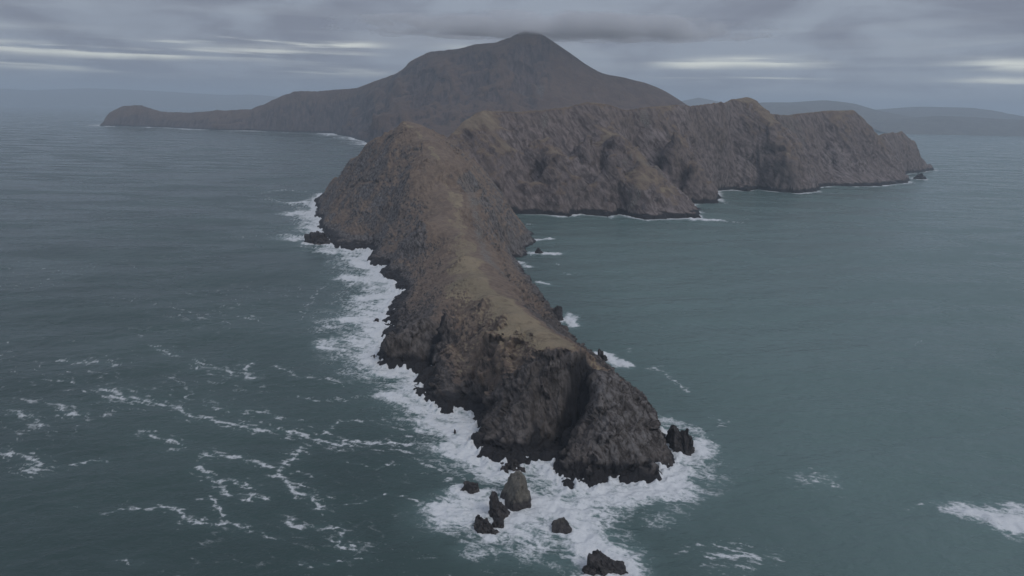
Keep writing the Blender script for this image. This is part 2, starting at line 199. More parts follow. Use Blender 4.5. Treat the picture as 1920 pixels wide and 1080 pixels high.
STREAKS = [([(-295.2,457.8),(-261.9,445.4),(-224.7,429.6),(-199.9,414.2),(-172.2,405.4),(-142.4,397.7),(-128.0,394.7)],2.4,0.9),([(-355.2,510.1),
  (-335.0,511.3),(-308.1,504.7)],2.6,0.7),([(-303.6,548.6),(-286.8,541.7),(-272.8,530.9)],1.8,0.8),([(-244.9,502.6),(-248.4,520.0),(-230.7,503.4),
  (-212.1,487.9)],2.0,0.9),([(-206.6,516.5),(-209.7,504.7),(-200.6,491.8),(-190.0,488.0)],2.0,1),([(-181.9,506.3),(-160.6,490.8),(-147.7,488.3),
  (-124.3,474.9)],2,0.75),([(-232.4,393.5),(-219.3,390.5),(-205.2,381.9),(-197.3,375.4)],1.6,0.9),([(-176.7,368.4),(-162.9,365.1),(-144.8,358.4),
  (-131.3,354.6)],1.8,0.9),([(-295.4,363.2),(-279.9,358.8),(-259.4,346.3)],2.4,0.9),([(-174.6,352.8),(-161.1,338.9),(-151.4,336.5),(-137.9,331.5)],1.6,0.9),
  ([(-167.8,344.3),(-161.4,336.1),(-143.3,323.4),(-125.9,321.5)],1.4,0.8),([(-199.5,304.1),(-192.9,311.5),(-186.8,312.7)],1.2,0.7),([(-179.6,312.0),
  (-166.7,307.7),(-153.0,301.2),(-138.2,297.2),(-129.3,294.4)],1.4,0.95),([(-157.4,320.3),(-142.9,308.6)],1.0,0.8),([(-123.3,378.7),(-126.8,369.3),
  (-129.9,357.8),(-128.4,345.9),(-119.9,337.7),(-108.1,327.4),(-97.6,320.1),(-91.5,312.9)],2.2,0.9),([(-117.2,391.6),(-102.4,385.1),(-81.9,380.5),
  (-59.8,384.3)],2.4,0.95),([(-129.3,294.4),(-106.4,287.5)],1,0.5),([(-111.4,302.7),(-94.0,297.4),(-79.8,292.7),(-76.8,282.3),(-66.1,276.7)],1.6,0.8),
  ([(-311.9,433.9),(-280.1,414.4)],2,0.7),([(-203.3,631.4),(-212.1,733.7),(-215.0,761.8)],2.4,0.6),([(-177.1,592.6),(-163.2,634.2),(-157.1,652.4)],2.4,0.6),
  ([(-329.4,420.2),(-301.9,405.4),(-295.3,398.0)],2.4,0.7),([(-256.6,351.2),(-231.5,354.7)],1.4,0.7),([(-118.2,395.1),(-109.6,414.6),(-85.1,414.2)],2.2,0.6),
  ([(-579.9,1588.9),(-553.5,1658.1),(-492.8,1625.4)],5,0.8),([(-536.3,1498.9),(-455.7,1408.5),(-423.8,1429.8)],5,0.8),([(-418.8,1044.3),(-387.2,1071.2),
  (-354.9,1075.1)],4,0.5),([(-257.9,627.5),(-250.5,634.9)],1.8,0.7),([(-348.9,469.8),(-332.0,473.8),(-310.8,464.8)],2,0.35),([(-345.8,559.6),
  (-337.8,565.8)],1.6,0.6),([(-205.4,439.3),(-184.2,427.4),(-161.7,424.3),(-137.0,413.3)],3,0.45),([(-148.6,451.3),(-117.4,446.5),(-89.9,459.1)],3,0.5),
  ([(-152.0,551.4),(-120.5,574.1)],3,0.5),([(-138.1,339.8),(-118.5,352.2),(-104.2,344.0)],2.2,0.4),([(117.3,523.5),(125.6,499.1),(131.5,475.6)],1.6,0.8),
  ([(138.0,434.7),(141.9,421.8)],1.4,0.8),([(163.9,349.1),(175.2,354.7),(182.9,348.1)],5,0.55),([(97.3,282.1),(105.4,280.0),(115.0,282.7)],3.6,1),
  ([(208.6,326.6),(221.7,332.2),(231.9,332.6)],1.0,0.4),([(2531.5,3656.7),(2551.8,3510.9)],7,0.8),([(367.2,598.0),(381.7,606.4)],1.2,0.3),([(56.5,905.5),
  (64.7,899.7)],1.6,0.9),([(65.6,850.5),(68.1,847.8)],1.4,0.8),([(102.7,567.2),(103.5,560.4)],1.4,0.8),([(111.2,523.2),(112.9,518.6)],1.4,0.8),([(21.5,1227.7),
  (35.7,1223.7)],3,0.8),([(-34.3,355.7),(-22.6,362.3),(-17.1,375.3)],2,0.5),([(-73.7,408.5),(-49.6,380.6),(-29.8,374.8)],3,0.6),([(-83.0,386.0),(-58.3,373.5),
  (-30.3,344.1)],3,0.5),([(-97.5,365.4),(-76.6,353.9),(-59.4,360.7)],1.6,0.4),([(-81.1,320.7),(-65.4,326.4),(-44.8,319.6)],1.6,0.4),([(-94.1,271.9),
  (-78.7,268.6),(-60.1,271.1)],1.2,0.4),([(87.8,274.0),(117.5,282.8),(131.7,287.4)],1.6,0.5),([(-173.4,271.1),(-163.0,269.6)],1,0.4),([(-226.2,312.7),
  (-216.8,310.6)],1,0.4),([(-424.4,554.6),(-424.9,547.7)],1.2,0.6),([(393.3,1326.7),(425.7,1298.8)],5,0.7),([(841.7,1840.1),(903.3,1851.0)],6,0.4)]
PATCHES = [(-24.8,312.9,41.3,320.3,22,0.95),(-20.0,323.0,12.9,295.9,20,0.8),(29.8,315.0,44.7,280.4,20,0.95),(38.9,296.9,51.3,258.4,16,0.9),
  (14.1,345.9,29.8,315.0,12,0.7),(41.8,325.4,95.4,338.0,13,0.95),(95.0,349.2,118.7,395.0,12,0.9),(105.0,424.9,119.1,409.8,10,0.6),
  (-12.4,282.5,22.2,275.7,14,0.55),(79.5,316.8,113.2,349.9,18,0.45),(138.4,362.8,119.9,374.7,16,0.3),(-36.7,381.2,-3.8,351.0,12,0.9),
  (-54.2,417.2,-21.4,395.9,14,0.95),(-82.3,459.5,-56.2,433.7,14,0.9),(-105.6,499.3,-72.1,495.7,12,0.95),(-157.2,571.7,-120.5,574.1,18,0.7),
  (-159.2,711.4,-130.2,724.6,22,0.95),(-198.3,804.3,-149.5,782.3,22,0.9),(-153.1,634.9,-130.3,636.5,22,0.95),(-162.6,557.4,-138.6,552.2,8,0.8),
  (-215.9,908.9,-184.9,863.3,22,0.95),(-272.1,957.0,-221.4,932.9,16,0.8),(-405.5,1296.9,-378.4,1300.8,40,0.9),(-343.8,1053.1,-301.7,1035.4,30,0.75),
  (-460.4,1440.8,-427.7,1463.1,20,0.9),(-239.6,889.9,-198.3,862.0,18,0.5),(77.8,552.3,90.0,527.9,8,1),(58.6,668.0,57.7,629.2,8,0.9),
  (29.4,969.6,58.6,972.6,12,1),(32.0,1073.4,57.8,1085.5,8,0.9),(31.6,797.9,40.9,793.5,7,0.7),(10.0,907.6,20.3,882.7,8,0.7),(241.5,322.8,265.7,311.7,13,1),
  (257.9,328.4,274.6,324.0,8,0.7),(345.4,1320.3,393.3,1326.7,14,0.95),(95.8,432.7,103.3,416.8,8,0.6),(165.0,352.0,183.4,352.7,12,0.38),
  (1339.9,2389.3,1367.7,2358.0,12,0.9),(1580.6,2698.0,1669.1,2743.1,12,0.9)]

# ---------------------------------------------------------------- numpy noise
rng = np.random.default_rng(7)
PERM = np.tile(rng.permutation(256), 3).astype(np.int32)
GR = rng.normal(size=(256, 3)); GR = (GR / np.linalg.norm(GR, axis=1)[:, None]).astype(np.float32)
def pn(x, y, z):
    x = np.asarray(x, np.float32); y = np.asarray(y, np.float32); z = np.asarray(z, np.float32) + np.zeros_like(x)
    xi = np.floor(x); yi = np.floor(y); zi = np.floor(z)
    fx = x - xi; fy = y - yi; fz = z - zi
    xi = xi.astype(np.int32) & 255; yi = yi.astype(np.int32) & 255; zi = zi.astype(np.int32) & 255
    u = fx * fx * fx * (fx * (fx * 6 - 15) + 10); v = fy * fy * fy * (fy * (fy * 6 - 15) + 10); q = fz * fz * fz * (fz * (fz * 6 - 15) + 10)
    A = PERM[xi] + yi; B = PERM[xi + 1] + yi
    AA = PERM[A] + zi; AB = PERM[A + 1] + zi; BA = PERM[B] + zi; BB = PERM[B + 1] + zi
    def g(h, a, b, c):
        k = GR[PERM[h]]; return k[..., 0] * a + k[..., 1] * b + k[..., 2] * c
    x0 = g(AA, fx, fy, fz); x1 = g(BA, fx - 1, fy, fz); l0 = x0 + u * (x1 - x0)
    x0 = g(AB, fx, fy - 1, fz); x1 = g(BB, fx - 1, fy - 1, fz); l1 = x0 + u * (x1 - x0)
    m0 = l0 + v * (l1 - l0)
    x0 = g(AA + 1, fx, fy, fz - 1); x1 = g(BA + 1, fx - 1, fy, fz - 1); l0 = x0 + u * (x1 - x0)
    x0 = g(AB + 1, fx, fy - 1, fz - 1); x1 = g(BB + 1, fx - 1, fy - 1, fz - 1); l1 = x0 + u * (x1 - x0)
    m1 = l0 + v * (l1 - l0)
    return (m0 + q * (m1 - m0)) * 1.5
def fbm(x, y, z=0., o=4, gain=.5):
    s = 0; a = 1.; f = 1.
    for i in range(o): s = s + a * pn(x * f + 17.3 * i, y * f - 9.1 * i, np.asarray(z) * f + 5.7 * i); a *= gain; f *= 2.03
    return s
def ridged(x, y, z=0., o=4, gain=.5):       # 0..~1, sharp crests
    s = 0; a = .5; f = 1.
    for i in range(o): s = s + a * (1 - np.abs(pn(x * f + 31.7 * i, y * f + 11.9 * i, np.asarray(z) * f - 3.3 * i))) ** 2; a *= gain; f *= 2.07
    return s
def sst(v, lo, hi):
    t = np.clip((v - lo) / (hi - lo), 0, 1); return t * t * (3 - 2 * t)

def worley(x, y, z, seed=0):                # jointed blocks: every cell of the rock is set in or out and tilted
    xi = np.floor(x).astype(np.int32); yi = np.floor(y).astype(np.int32); zi = np.floor(z).astype(np.int32)
    best = np.full(x.shape, 1e9, np.float32); val = np.zeros(x.shape, np.float32)
    for dx in (-1, 0, 1):
        for dy in (-1, 0, 1):
            for dz in (-1, 0, 1):
                cx, cy_, cz = xi + dx, yi + dy, zi + dz
                h = PERM[(PERM[(PERM[(cx + seed) & 255] + cy_) & 255] + cz) & 255]; g = GR[h]
                ex = cx + .5 + .42 * g[..., 0] - x; ey = cy_ + .5 + .42 * g[..., 1] - y; ez = cz + .5 + .42 * g[..., 2] - z
                d = ex * ex + ey * ey + ez * ez
                k = d < best
                best = np.where(k, d, best)
                g2 = GR[(h + 91) & 255]
                val = np.where(k, (h / 255. - .5) + .55 * (g2[..., 0] * ex + g2[..., 1] * ey + g2[..., 2] * ez), val)
    return val.astype(np.float32)
# ---------------------------------------------------------------- terrain helpers
def poly_sd(x, y, poly):                    # signed distance to a closed outline, + inside
    P = np.array(poly, np.float32); d2 = np.full(x.shape, 1e12, np.float32); ins = np.zeros(x.shape, bool)
    for (ax, ay), (bx, by) in zip(P, np.roll(P, -1, 0)):
        ex, ey = bx - ax, by - ay; px, py = x - ax, y - ay
        t = np.clip((px * ex + py * ey) / (ex * ex + ey * ey + 1e-9), 0, 1)
        dx = px - ex * t; dy = py - ey * t
        np.minimum(d2, dx * dx + dy * dy, out=d2)
        c = (ay > y) != (by > y)
        ins ^= c & (px < ex * py / (ey if abs(ey) > 1e-9 else 1e-9))
    return np.where(ins, 1, -1) * np.sqrt(d2)
def seg_dist(x, y, ax, ay, bx, by):
    ex, ey = bx - ax, by - ay
    t = np.clip(((x - ax) * ex + (y - ay) * ey) / (ex * ex + ey * ey + 1e-9), 0, 1)
    return np.hypot(x - ax - ex * t, y - ay - ey * t)
def dense(poly, step):
    out = []
    P = [np.array(p, float) for p in poly]
    for a, b in zip(P, P[1:] + P[:1]):
        n = max(1, int(np.linalg.norm(b - a) / step))
        out += [a + (b - a) * i / n for i in range(n)]
    return np.array(out)
class RBF:
    def __init__(s, coast, pts, step, c):
        cp = dense(coast, step)
        q = np.vstack([np.c_[cp, np.zeros(len(cp))], np.array(pts, float)])
        keep = []
        for i in range(len(q) - 1, -1, -1):
            if all(abs(q[i, 0] - q[j, 0]) + abs(q[i, 1] - q[j, 1]) > step * .25 for j in keep): keep.append(i)
        q = q[keep]; s.q = q; s.c = c
        A = np.sqrt(((q[:, None, :2] - q[None, :, :2]) ** 2).sum(-1) + c * c)
        n = len(q); M = np.zeros((n + 1, n + 1)); M[:n, :n] = A - np.eye(n) * c * .012; M[n, :n] = M[:n, n] = 1
        s.w = np.linalg.solve(M, np.r_[q[:, 2], 0])
    def __call__(s, x, y):
        out = np.full(x.shape, s.w[-1], np.float32)
        for (qx, qy, _), k in zip(s.q, s.w): out += np.float32(k) * np.sqrt((x - np.float32(qx)) ** 2 + (y - np.float32(qy)) ** 2 + np.float32(s.c ** 2))
        return out
def grid_mesh(name, P, mat, attrs=None, keep=None, smooth=True):
    ny, nx = P.shape[:2]
    idx = np.arange(ny * nx).reshape(ny, nx)
    q = np.stack([idx[:-1, :-1], idx[:-1, 1:], idx[1:, 1:], idx[1:, :-1]], -1).reshape(-1, 4)
    if keep is not None: q = q[keep.reshape(-1)[q].any(1)]
    used, inv = np.unique(q, return_inverse=True); q = inv.reshape(-1, 4)
    V = P.reshape(-1, 3)[used].copy(); V[:, 2] = np.maximum(V[:, 2], -12)
    me = bpy.data.meshes.new(name)
    me.vertices.add(len(V)); me.vertices.foreach_set('co', V.astype(np.float32).ravel())
    me.loops.add(q.size); me.loops.foreach_set('vertex_index', q.astype(np.int32).ravel())
    me.polygons.add(len(q)); me.polygons.foreach_set('loop_start', np.arange(0, q.size, 4, dtype=np.int32))
    me.polygons.foreach_set('use_smooth', np.full(len(q), smooth))
    for k, v in (attrs or {}).items():
        at = me.attributes.new(k, 'FLOAT', 'POINT'); at.data.foreach_set('value', v.reshape(-1)[used].astype(np.float32))
    me.update(calc_edges=True); me.validate()
    me.materials.append(mat)
    o = bpy.data.objects.new(name, me); COL.objects.link(o)
    return o
def normals(P):
    a = np.gradient(P, axis=1); b = np.gradient(P, axis=0)
    n = np.cross(a, b); return n / (np.linalg.norm(n, axis=-1, keepdims=True) + 1e-9)
def structure(o, label, cat=None):
    o['kind'] = 'structure'; o['label'] = label
    if cat: o['category'] = cat
    return o

# ---------------------------------------------------------------- materials
def land_material(name, k=1., bump=1., tint=(1, 1, 1), rock_gain=1., heath_gain=1., bed=(.55, -.35, -.75), stretch=4.0):
    m = bpy.data.materials.new(name); m.use_nodes = True; t = NT(m.node_tree)
    pos = t.n('ShaderNodeNewGeometry').outputs['Position']
    at = lambda a: t.n('ShaderNodeAttribute', attribute_name=a).outputs['Fac']
    grass, tide_shade, scree, pale = at('grass'), at('tide_shade'), at('scree'), at('pale')
    # bedding runs slantwise through the rock
    e = Vector(bed).to_track_quat('X', 'Z').to_euler()
    rot = t.n('ShaderNodeMapping', {'Vector': pos, 'Rotation': (e.x, e.y, e.z), 'Scale': (stretch, 1.0, 1.0)}, vector_type='TEXTURE').outputs[0]
    n5 = t.noise(pos, 2.4 / k, 3, .7)
    n1 = t.noise(pos, .035 / k, 6, .6); n2 = t.noise(rot, .32 / k, 6, .65, .4); n3 = t.noise(pos, .9 / k, 5, .7); n4 = t.noise(pos, .11 / k, 5, .6, .5)
    rock = t.mix(t.ss(n2, .34, .68), (.053, .047, .046), (.160, .141, .133))
    rock = t.mix(t.ss(n4, .45, .70, 0, .5), rock, (.086, .074, .066))
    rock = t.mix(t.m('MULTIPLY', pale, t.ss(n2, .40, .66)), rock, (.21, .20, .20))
    rock = t.mix(t.ss(n3, .60, .74, 0, .5), rock, (.20, .19, .19))
    heath = t.mix(t.ss(n4, .36, .64), (.165, .124, .102), (.235, .180, .140))
    heath = t.mix(t.ss(n3, .5, .72, 0, .6), heath, (.075, .062, .052))
    turf = t.mix(t.ss(n1, .38, .62), (.305, .248, .172), (.250, .208, .146))
    turf = t.mix(t.ss(n4, .50, .70, 0, .7), turf, (.15, .112, .078))
    turf = t.mix(t.ss(n3, .55, .75, 0, .5), turf, (.12, .10, .07))
    if rock_gain != 1: rock = t.mix(1.0, rock, (rock_gain, rock_gain * .93, rock_gain * .93), 'MULTIPLY')
    if heath_gain != 1: heath = t.mix(1.0, heath, (heath_gain,) * 3, 'MULTIPLY')
    turf = t.mix(t.ss(n5, .54, .70, 0, .55), turf, (.095, .078, .056))
    heath = t.mix(t.ss(n5, .56, .72, 0, .45), heath, (.062, .052, .046))
    stone = t.mix(t.ss(n3, .40, .62), (.105, .095, .085), (.27, .255, .24))
    g = t.m('ADD', grass, t.m('MULTIPLY', t.m('SUBTRACT', n2, .5), .55))
    g = t.m('ADD', g, t.m('MULTIPLY', t.m('SUBTRACT', n3, .5), .35))
    col = t.mix(t.ss(g, .26, .46), rock, heath)
    col = t.mix(t.ss(g, .60, .86), col, turf)
    col = t.mix(t.ss(t.m('ADD', scree, t.m('MULTIPLY', t.m('SUBTRACT', n4, .5), .8)), .45, .75), col, stone)
    td = t.m('ADD', tide_shade, t.m('MULTIPLY', t.m('SUBTRACT', n2, .5), .5))
    col = t.mix(t.ss(td, .3, .75), col, (.026, .025, .028))
    if tint != (1, 1, 1): col = t.mix(1.0, col, tint, 'MULTIPLY')
    h = t.m('ADD', t.m('MULTIPLY', n2, 1.2), t.m('MULTIPLY', n3, .6))
    bp = t.n('ShaderNodeBump', {'Height': h, 'Strength': .9, 'Distance': 1.6 * k * bump})
    rough = t.ss(td, .3, .75, .95, .6)
    b = t.n('ShaderNodeBsdfPrincipled', {'Base Color': col, 'Roughness': rough, 'Normal': bp.outputs[0], 'Specular IOR Level': .25})
    t.t.links.new(b.outputs[0], t.n('ShaderNodeOutputMaterial').inputs[0])
    return m
M_HEAD = land_material('headland_rock', 1.0, stretch=2.2)
M_RIDGE = land_material('ridge_rock', 2.6, 1.3, rock_gain=1.65, heath_gain=.95, bed=(.52, -.62, -.58))
M_MOUNT = land_material('mountain_heath', 8.0, 1.6, (.66, .57, .55), rock_gain=1.3, bed=(.1, -.8, -.58))
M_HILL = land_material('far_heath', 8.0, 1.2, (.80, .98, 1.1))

def sea_material():
    m = bpy.data.materials.new('sea_water'); m.use_nodes = True; t = NT(m.node_tree)
    pos = t.n('ShaderNodeNewGeometry').outputs['Position']
    at = lambda a: t.n('ShaderNodeAttribute', attribute_name=a).outputs['Fac']
    foam, aer, chop = at('foam'), at('aerated'), at('chop')
    n1 = t.noise(pos, .9, 4, .7, .6); nb = t.noise(pos, .006, 3, .5)
    water = t.mix(t.ss(nb, .35, .65), (.040, .067, .065), (.052, .086, .082))  # broad darker patches: cloud shadows painted into the water colour
    water = t.mix(at('bay'), water, (.122, .184, .178))  # sunlit sea on the right, painted in as a lighter water colour
    water = t.mix(t.m('MULTIPLY', aer, .85), water, (.15, .225, .225))
    f = t.m('ADD', foam, t.m('MULTIPLY', t.m('SUBTRACT', n1, .5), 1.1))
    fac = t.ss(f, .22, 1.0)
    col = t.mix(fac, water, (.66, .68, .70))
    st = t.n('ShaderNodeMapping', {'Vector': pos, 'Rotation': (0, 0, .35), 'Scale': (.55, 1.0, 1.0)}).outputs[0]
    st2 = t.n('ShaderNodeMapping', {'Vector': pos, 'Rotation': (0, 0, .35), 'Scale': (.35, 1.0, 1.0)}).outputs[0]
    w1 = t.noise(st, .09, 4, .6, .3); w2 = t.noise(st, .45, 4, .6, .2)
    h = t.m('ADD', t.m('MULTIPLY', w1, 2.6), t.m('MULTIPLY', w2, .75))
    bp = t.n('ShaderNodeBump', {'Height': h, 'Strength': chop, 'Distance': 1.0})
    b = t.n('ShaderNodeBsdfPrincipled', {'Base Color': col, 'Roughness': t.m('ADD', t.ss(t.noise(st2, .012, 4, .6, .6), .38, .62, .16, .34), t.m('MULTIPLY', fac, .6)), 'IOR': 1.33, 'Specular IOR Level': .42, 'Normal': bp.outputs[0]})
    t.t.links.new(b.outputs[0], t.n('ShaderNodeOutputMaterial').inputs[0])
    return m
M_SEA = sea_material()

# ---------------------------------------------------------------- headland
def build_headland():
    ny, nx = 900, 430
    y = 318 * (1760 / 318) ** np.linspace(0, 1, ny)
    left = np.interp(y, [318, 380, 430, 500, 620, 800, 960, 1100, 1500, 1760], [-20, -46, -84, -122, -142, -180, -262, -335, -470, -470])
    right = np.interp(y, [318, 360, 420, 520, 650, 800, 960, 1060, 1150, 1300, 1500, 1760], [108, 116, 116, 96, 66, 44, 36, 52, 50, 40, 60, 80])
    s = np.linspace(0, 1, nx)
    x = (left[:, None] + (right - left)[:, None] * s).astype(np.float32); yy = np.repeat(y[:, None], nx, 1).astype(np.float32)
    sc = np.clip(yy / 500, .7, 2.6)
    wx = 2.6 * fbm(x / 11, yy / 11, 1.5, 4, .62) + 5 * sst(yy, 600, 1000) * fbm(x / 40, yy / 40, 2.5, 3); wy = 2.6 * fbm(x / 11, yy / 11, 8.5, 4, .62) + 5 * sst(yy, 600, 1000) * fbm(x / 40, yy / 40, 6.5, 3)
    xs, ys = x + wx, yy + wy
    sd = poly_sd(xs, ys, HEAD_COAST)
    R = RBF(HEAD_COAST, HEAD_PTS, 12, 2.5)
    z = R(x + .45 * wx, yy + .45 * wy)
    hc = 6 + 6 * fbm(x / 22, yy / 22, 2.2, 3)
    cliff = hc * (1 - np.exp(-np.maximum(sd, 0) / 3.5))
    z = np.where(sd > 0, np.maximum(np.maximum(z, 0) * sst(sd, -1, 9), cliff), sd * 1.1)
    macro = np.stack([x, yy, z], -1)
    N0 = normals(macro); steep = np.degrees(np.arccos(np.clip(N0[..., 2], 0, 1)))
    land = sst(sd, -1, 8)
    # gullies and ribs running down the flanks
    rough0 = sst(steep, 24, 42)
    cx = np.interp(yy, [330, 380, 400, 431, 472, 530, 614, 700, 803, 885, 952, 1021, 1098, 1175, 1222, 1400], [80, 60, 43, 15, -3.5, -20, -36, -47, -58, -69, -85, -109, -137, -166, -194, -150]).astype(np.float32)
    off = x - cx; ax = np.sqrt(off * off + 30) + 4 * fbm(x / 30, yy / 30, 14.4, 3)
    al = .75 * ax - .66 * yy; ac = -.75 * yy - .66 * ax
    g1 = ridged(al / 110, ac / 30, 4.4, 2) - .40
    g2 = ridged(al / 34, ac / 12, 9.4, 2) - .40
    g3 = ridged(al / 260, ac / 75, 2.4, 3) - .45
    low = sst(sd, 60, 18) * sst(yy, 900, 600)          # cragginess grows towards the water
    z = z + land * (rough0 * (6 * g1 * sst(z, 2, 25) + (.6 + 2.4 * low) * g2 + 18 * g3 * sst(yy, 640, 900) * sst(z, 4, 40)) + .6 * fbm(x / 20, yy / 20, 1.1, 3))
    P = np.stack([x, yy, z], -1); N = normals(P)
    # bedded, broken rock: displaced along the face
    bx = .80 * x + .25 * yy + .55 * z; by = -.45 * x + .75 * yy + .50 * z; bz = -.35 * x - .55 * yy + .75 * z
    w3 = fbm(x / 16, yy / 16, z / 16, 3)
    lay = bz / 4.2 + 1.1 * w3; lay2 = by / 6.5 + .9 * w3
    saw = (lay - np.floor(lay)) ** 2 - .33; saw2 = (lay2 - np.floor(lay2)) ** 2 - .33
    far = np.clip(yy / 520, .8, 2.2)
    blk = worley((bx / 24 + .35 * w3) / far, (by / 13 + .35 * w3) / far, (bz / 11) / far, 3)
    blk2 = worley(bx / 6.5 + .3 * w3, by / 3.4, bz / 3.2, 11)
    dr = (1.8 + 4.6 * low) * blk * far ** .5 + (.25 + 1.0 * low) * blk2 + (.35 + .7 * low) * saw + (.2 + .6 * low) * saw2 + (.8 + 1.6 * low) * (ridged(bx / 24, by / 12, bz / 12, 3, .5) - .4) + .3 * fbm(bx / 3, by / 1.6, bz / 1.6, 2)
    crag = sst(steep + 9 * fbm(x / 22, yy / 22, 6.6, 3), 26, 44)
    P = P + N * (dr * land * (.14 + .86 * crag))[..., None]
    N = normals(P); st2 = np.degrees(np.arccos(np.clip(N[..., 2], 0, 1)))
    zz = P[..., 2]
    # what grows where
    nb = fbm(x / 45, yy / 45, 3.3, 4)
    tw = np.interp(yy, [380, 430, 520, 620, 720, 820, 920, 1010], [34, 48, 38, 29, 20, 14, 8, 3])
    turf = sst(np.abs(off + .12 * tw) + 12 * fbm(x / 25, yy / 25, 5.5, 4), tw * 1.5, tw * .3) * sst(yy + .15 * x + 4 * nb, 396, 412) * (.72 + .28 * sst(fbm(x / 30, yy / 50, 25.5, 4), -.35, .25))
    slope = steep * .55 + st2 * .45 + 8 * nb
    heath = 1 - sst(slope, 30, 54)
    heath = heath * (.0 + 1. * sst(yy + .5 * off, 470, 640)) + .25 * sst(g1, -.05, .25) * sst(yy, 560, 700)
    grass = np.clip(.56 * np.clip(heath, 0, 1) + .2 * sst(yy, 650, 900), 0, .60)
    grass = np.maximum(grass, turf * (1.05 - .6 * sst(slope, 30, 50)))
    grass *= sst(zz + 5 * nb, 6, 18)
    grass = np.clip(grass, 0, 1)
    wt = sst(-off, -30, 0)
    tide_shade = sst(zz + 3.5 * fbm(x / 9, yy / 9, 7.1, 3), 7 + 7 * wt, -1 + 4 * wt)
    for L, wd in (([(20, 366), (30, 377), (40, 388), (50, 400)], 8), ([(-65, 506), (-56, 522)], 7), ([(6, 362), (13, 368), (17, 378)], 5)):
        dg = np.full(x.shape, 1e6, np.float32)          # wet black clefts, with the shade of their steep walls painted in
        for (a0, b0), (a1, b1) in zip(L[:-1], L[1:]): dg = np.minimum(dg, seg_dist(x + wx, yy + wy, a0, b0, a1, b1))
        tide_shade = np.maximum(tide_shade, .95 * np.exp(-(dg / wd) ** 2))
    sx = np.interp(yy, [560, 640, 720, 800, 900, 1050], [18, 4, -22, -38, -48, -78])
    scree = np.exp(-((x - sx) / 17) ** 2) * sst(yy, 600, 700) * sst(yy, 1130, 950) * .6
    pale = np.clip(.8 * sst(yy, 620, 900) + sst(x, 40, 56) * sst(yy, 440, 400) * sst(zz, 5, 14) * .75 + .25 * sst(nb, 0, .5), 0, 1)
    o = grid_mesh('headland', P, M_HEAD, dict(grass=grass, tide_shade=tide_shade, scree=scree, pale=pale), keep=zz > -4)
    return structure(o, 'narrow grass-topped rock headland running out from the summit to the foaming tip')

# ---------------------------------------------------------------- ridge of cliffs across the bay
def build_ridge():
    nx, ny = 620, 380
    x1 = np.linspace(-340, 1690, nx); y1 = 1255 * (3060 / 1255) ** np.linspace(0, 1, ny)
    x, yy = [a.astype(np.float32) for a in np.meshgrid(x1, y1)]
    wx = 12 * fbm(x / 60, yy / 60, 1.5, 4, .55); wy = 12 * fbm(x / 60, yy / 60, 8.5, 4, .55)
    sd = poly_sd(x + wx, yy + wy, RIDGE_COAST)
    z = RBF(RIDGE_COAST, RIDGE_PTS, 32, 7)(x + .35 * wx, yy + .35 * wy)
    rc = np.array(RIDGE_CREST); back = yy - np.interp(x, rc[:, 0], rc[:, 1])      # the far side falls away behind the crest
    z = np.minimum(z, np.interp(x, rc[:, 0], rc[:, 2]) + np.where(back > 0, -.55 * back, -.12 * back))
    cliff = np.maximum(12 + 16 * fbm(x / 50, yy / 50, 2.2, 3), 3) * (1 - np.exp(-np.maximum(sd, 0) / 8))
    z = np.where(sd > 0, np.maximum(np.maximum(z, 0) * sst(sd, -2, 18), cliff), sd)
    N0 = normals(np.stack([x, yy, z], -1)); steep = np.degrees(np.arccos(np.clip(N0[..., 2], 0, 1)))
    off = np.abs(back); away = .25 + .75 * sst(off, 12, 90)
    land = sst(sd, -2, 16) * away
    # ribs and gullies slanting down to the water
    c, s = .77, .64
    al = x * s - yy * c; ac = x * c + yy * s + 14 * fbm(x / 90, yy / 90, 15.1, 3)
    el = sst(z, 4, 60) * (1 - .8 * sst(z, 150, 215))
    r1 = ridged(al / 620, ac / 120, 2.4, 3) - .45; r2 = ridged(al / 240, ac / 42, 7.4, 3) - .45
    z = z + land * (20 * r1 * el + 17 * r2 * (.10 + .90 * el))
    P = np.stack([x, yy, z], -1); N = normals(P)
    bx = al; by = ac; bz = z
    dr = 5 * (ridged(bx / 80, by / 22, bz / 75, 4, .55) - .42) + 11 * worley(bx / 75, by / 26, bz / 40, 5) + 4 * worley(bx / 26, by / 10, bz / 15, 8) + 2.0 * fbm(bx / 16, by / 7, bz / 16, 3, .6)
    crag = sst(steep + 8 * fbm(x / 70, yy / 70, 6.6, 3), 28, 46)
    P = P + N * (dr * land * (.25 + .75 * crag))[..., None]
    N = normals(P); st2 = np.degrees(np.arccos(np.clip(N[..., 2], 0, 1))); zz = P[..., 2]
    nb = fbm(x / 120, yy / 120, 3.3, 4)
    zs = sum(np.roll(np.roll(P[..., 2], i, 0), j, 1) for i in (-14, 0, 14) for j in (-16, 0, 16)) / 9
    rib = np.clip((P[..., 2] - zs) / 9, -1, 1)                     # more growth on the ribs, less in the gullies
    grass = np.clip(.78 - sst(steep * .4 + st2 * .6 + 8 * nb, 20, 52) * .95 + .42 * rib + .3 * r2 * el, 0, .72) * sst(zz + 10 * nb, 12, 40)
    tide_shade = sst(zz + 4 * fbm(x / 25, yy / 25, 7.1, 3), 14, 4)
    scree = .55 * sst(fbm(x / 90, yy / 90, 12.3, 4), .25, .7)
    pale = .35 * sst(nb, 0, .5)
    o = grid_mesh('ridge', P, M_RIDGE, dict(grass=grass, tide_shade=tide_shade, scree=scree, pale=pale), keep=zz > -6)
    return structure(o, 'long brown cliff ridge with slanting ribs beyond the sheltered bay')

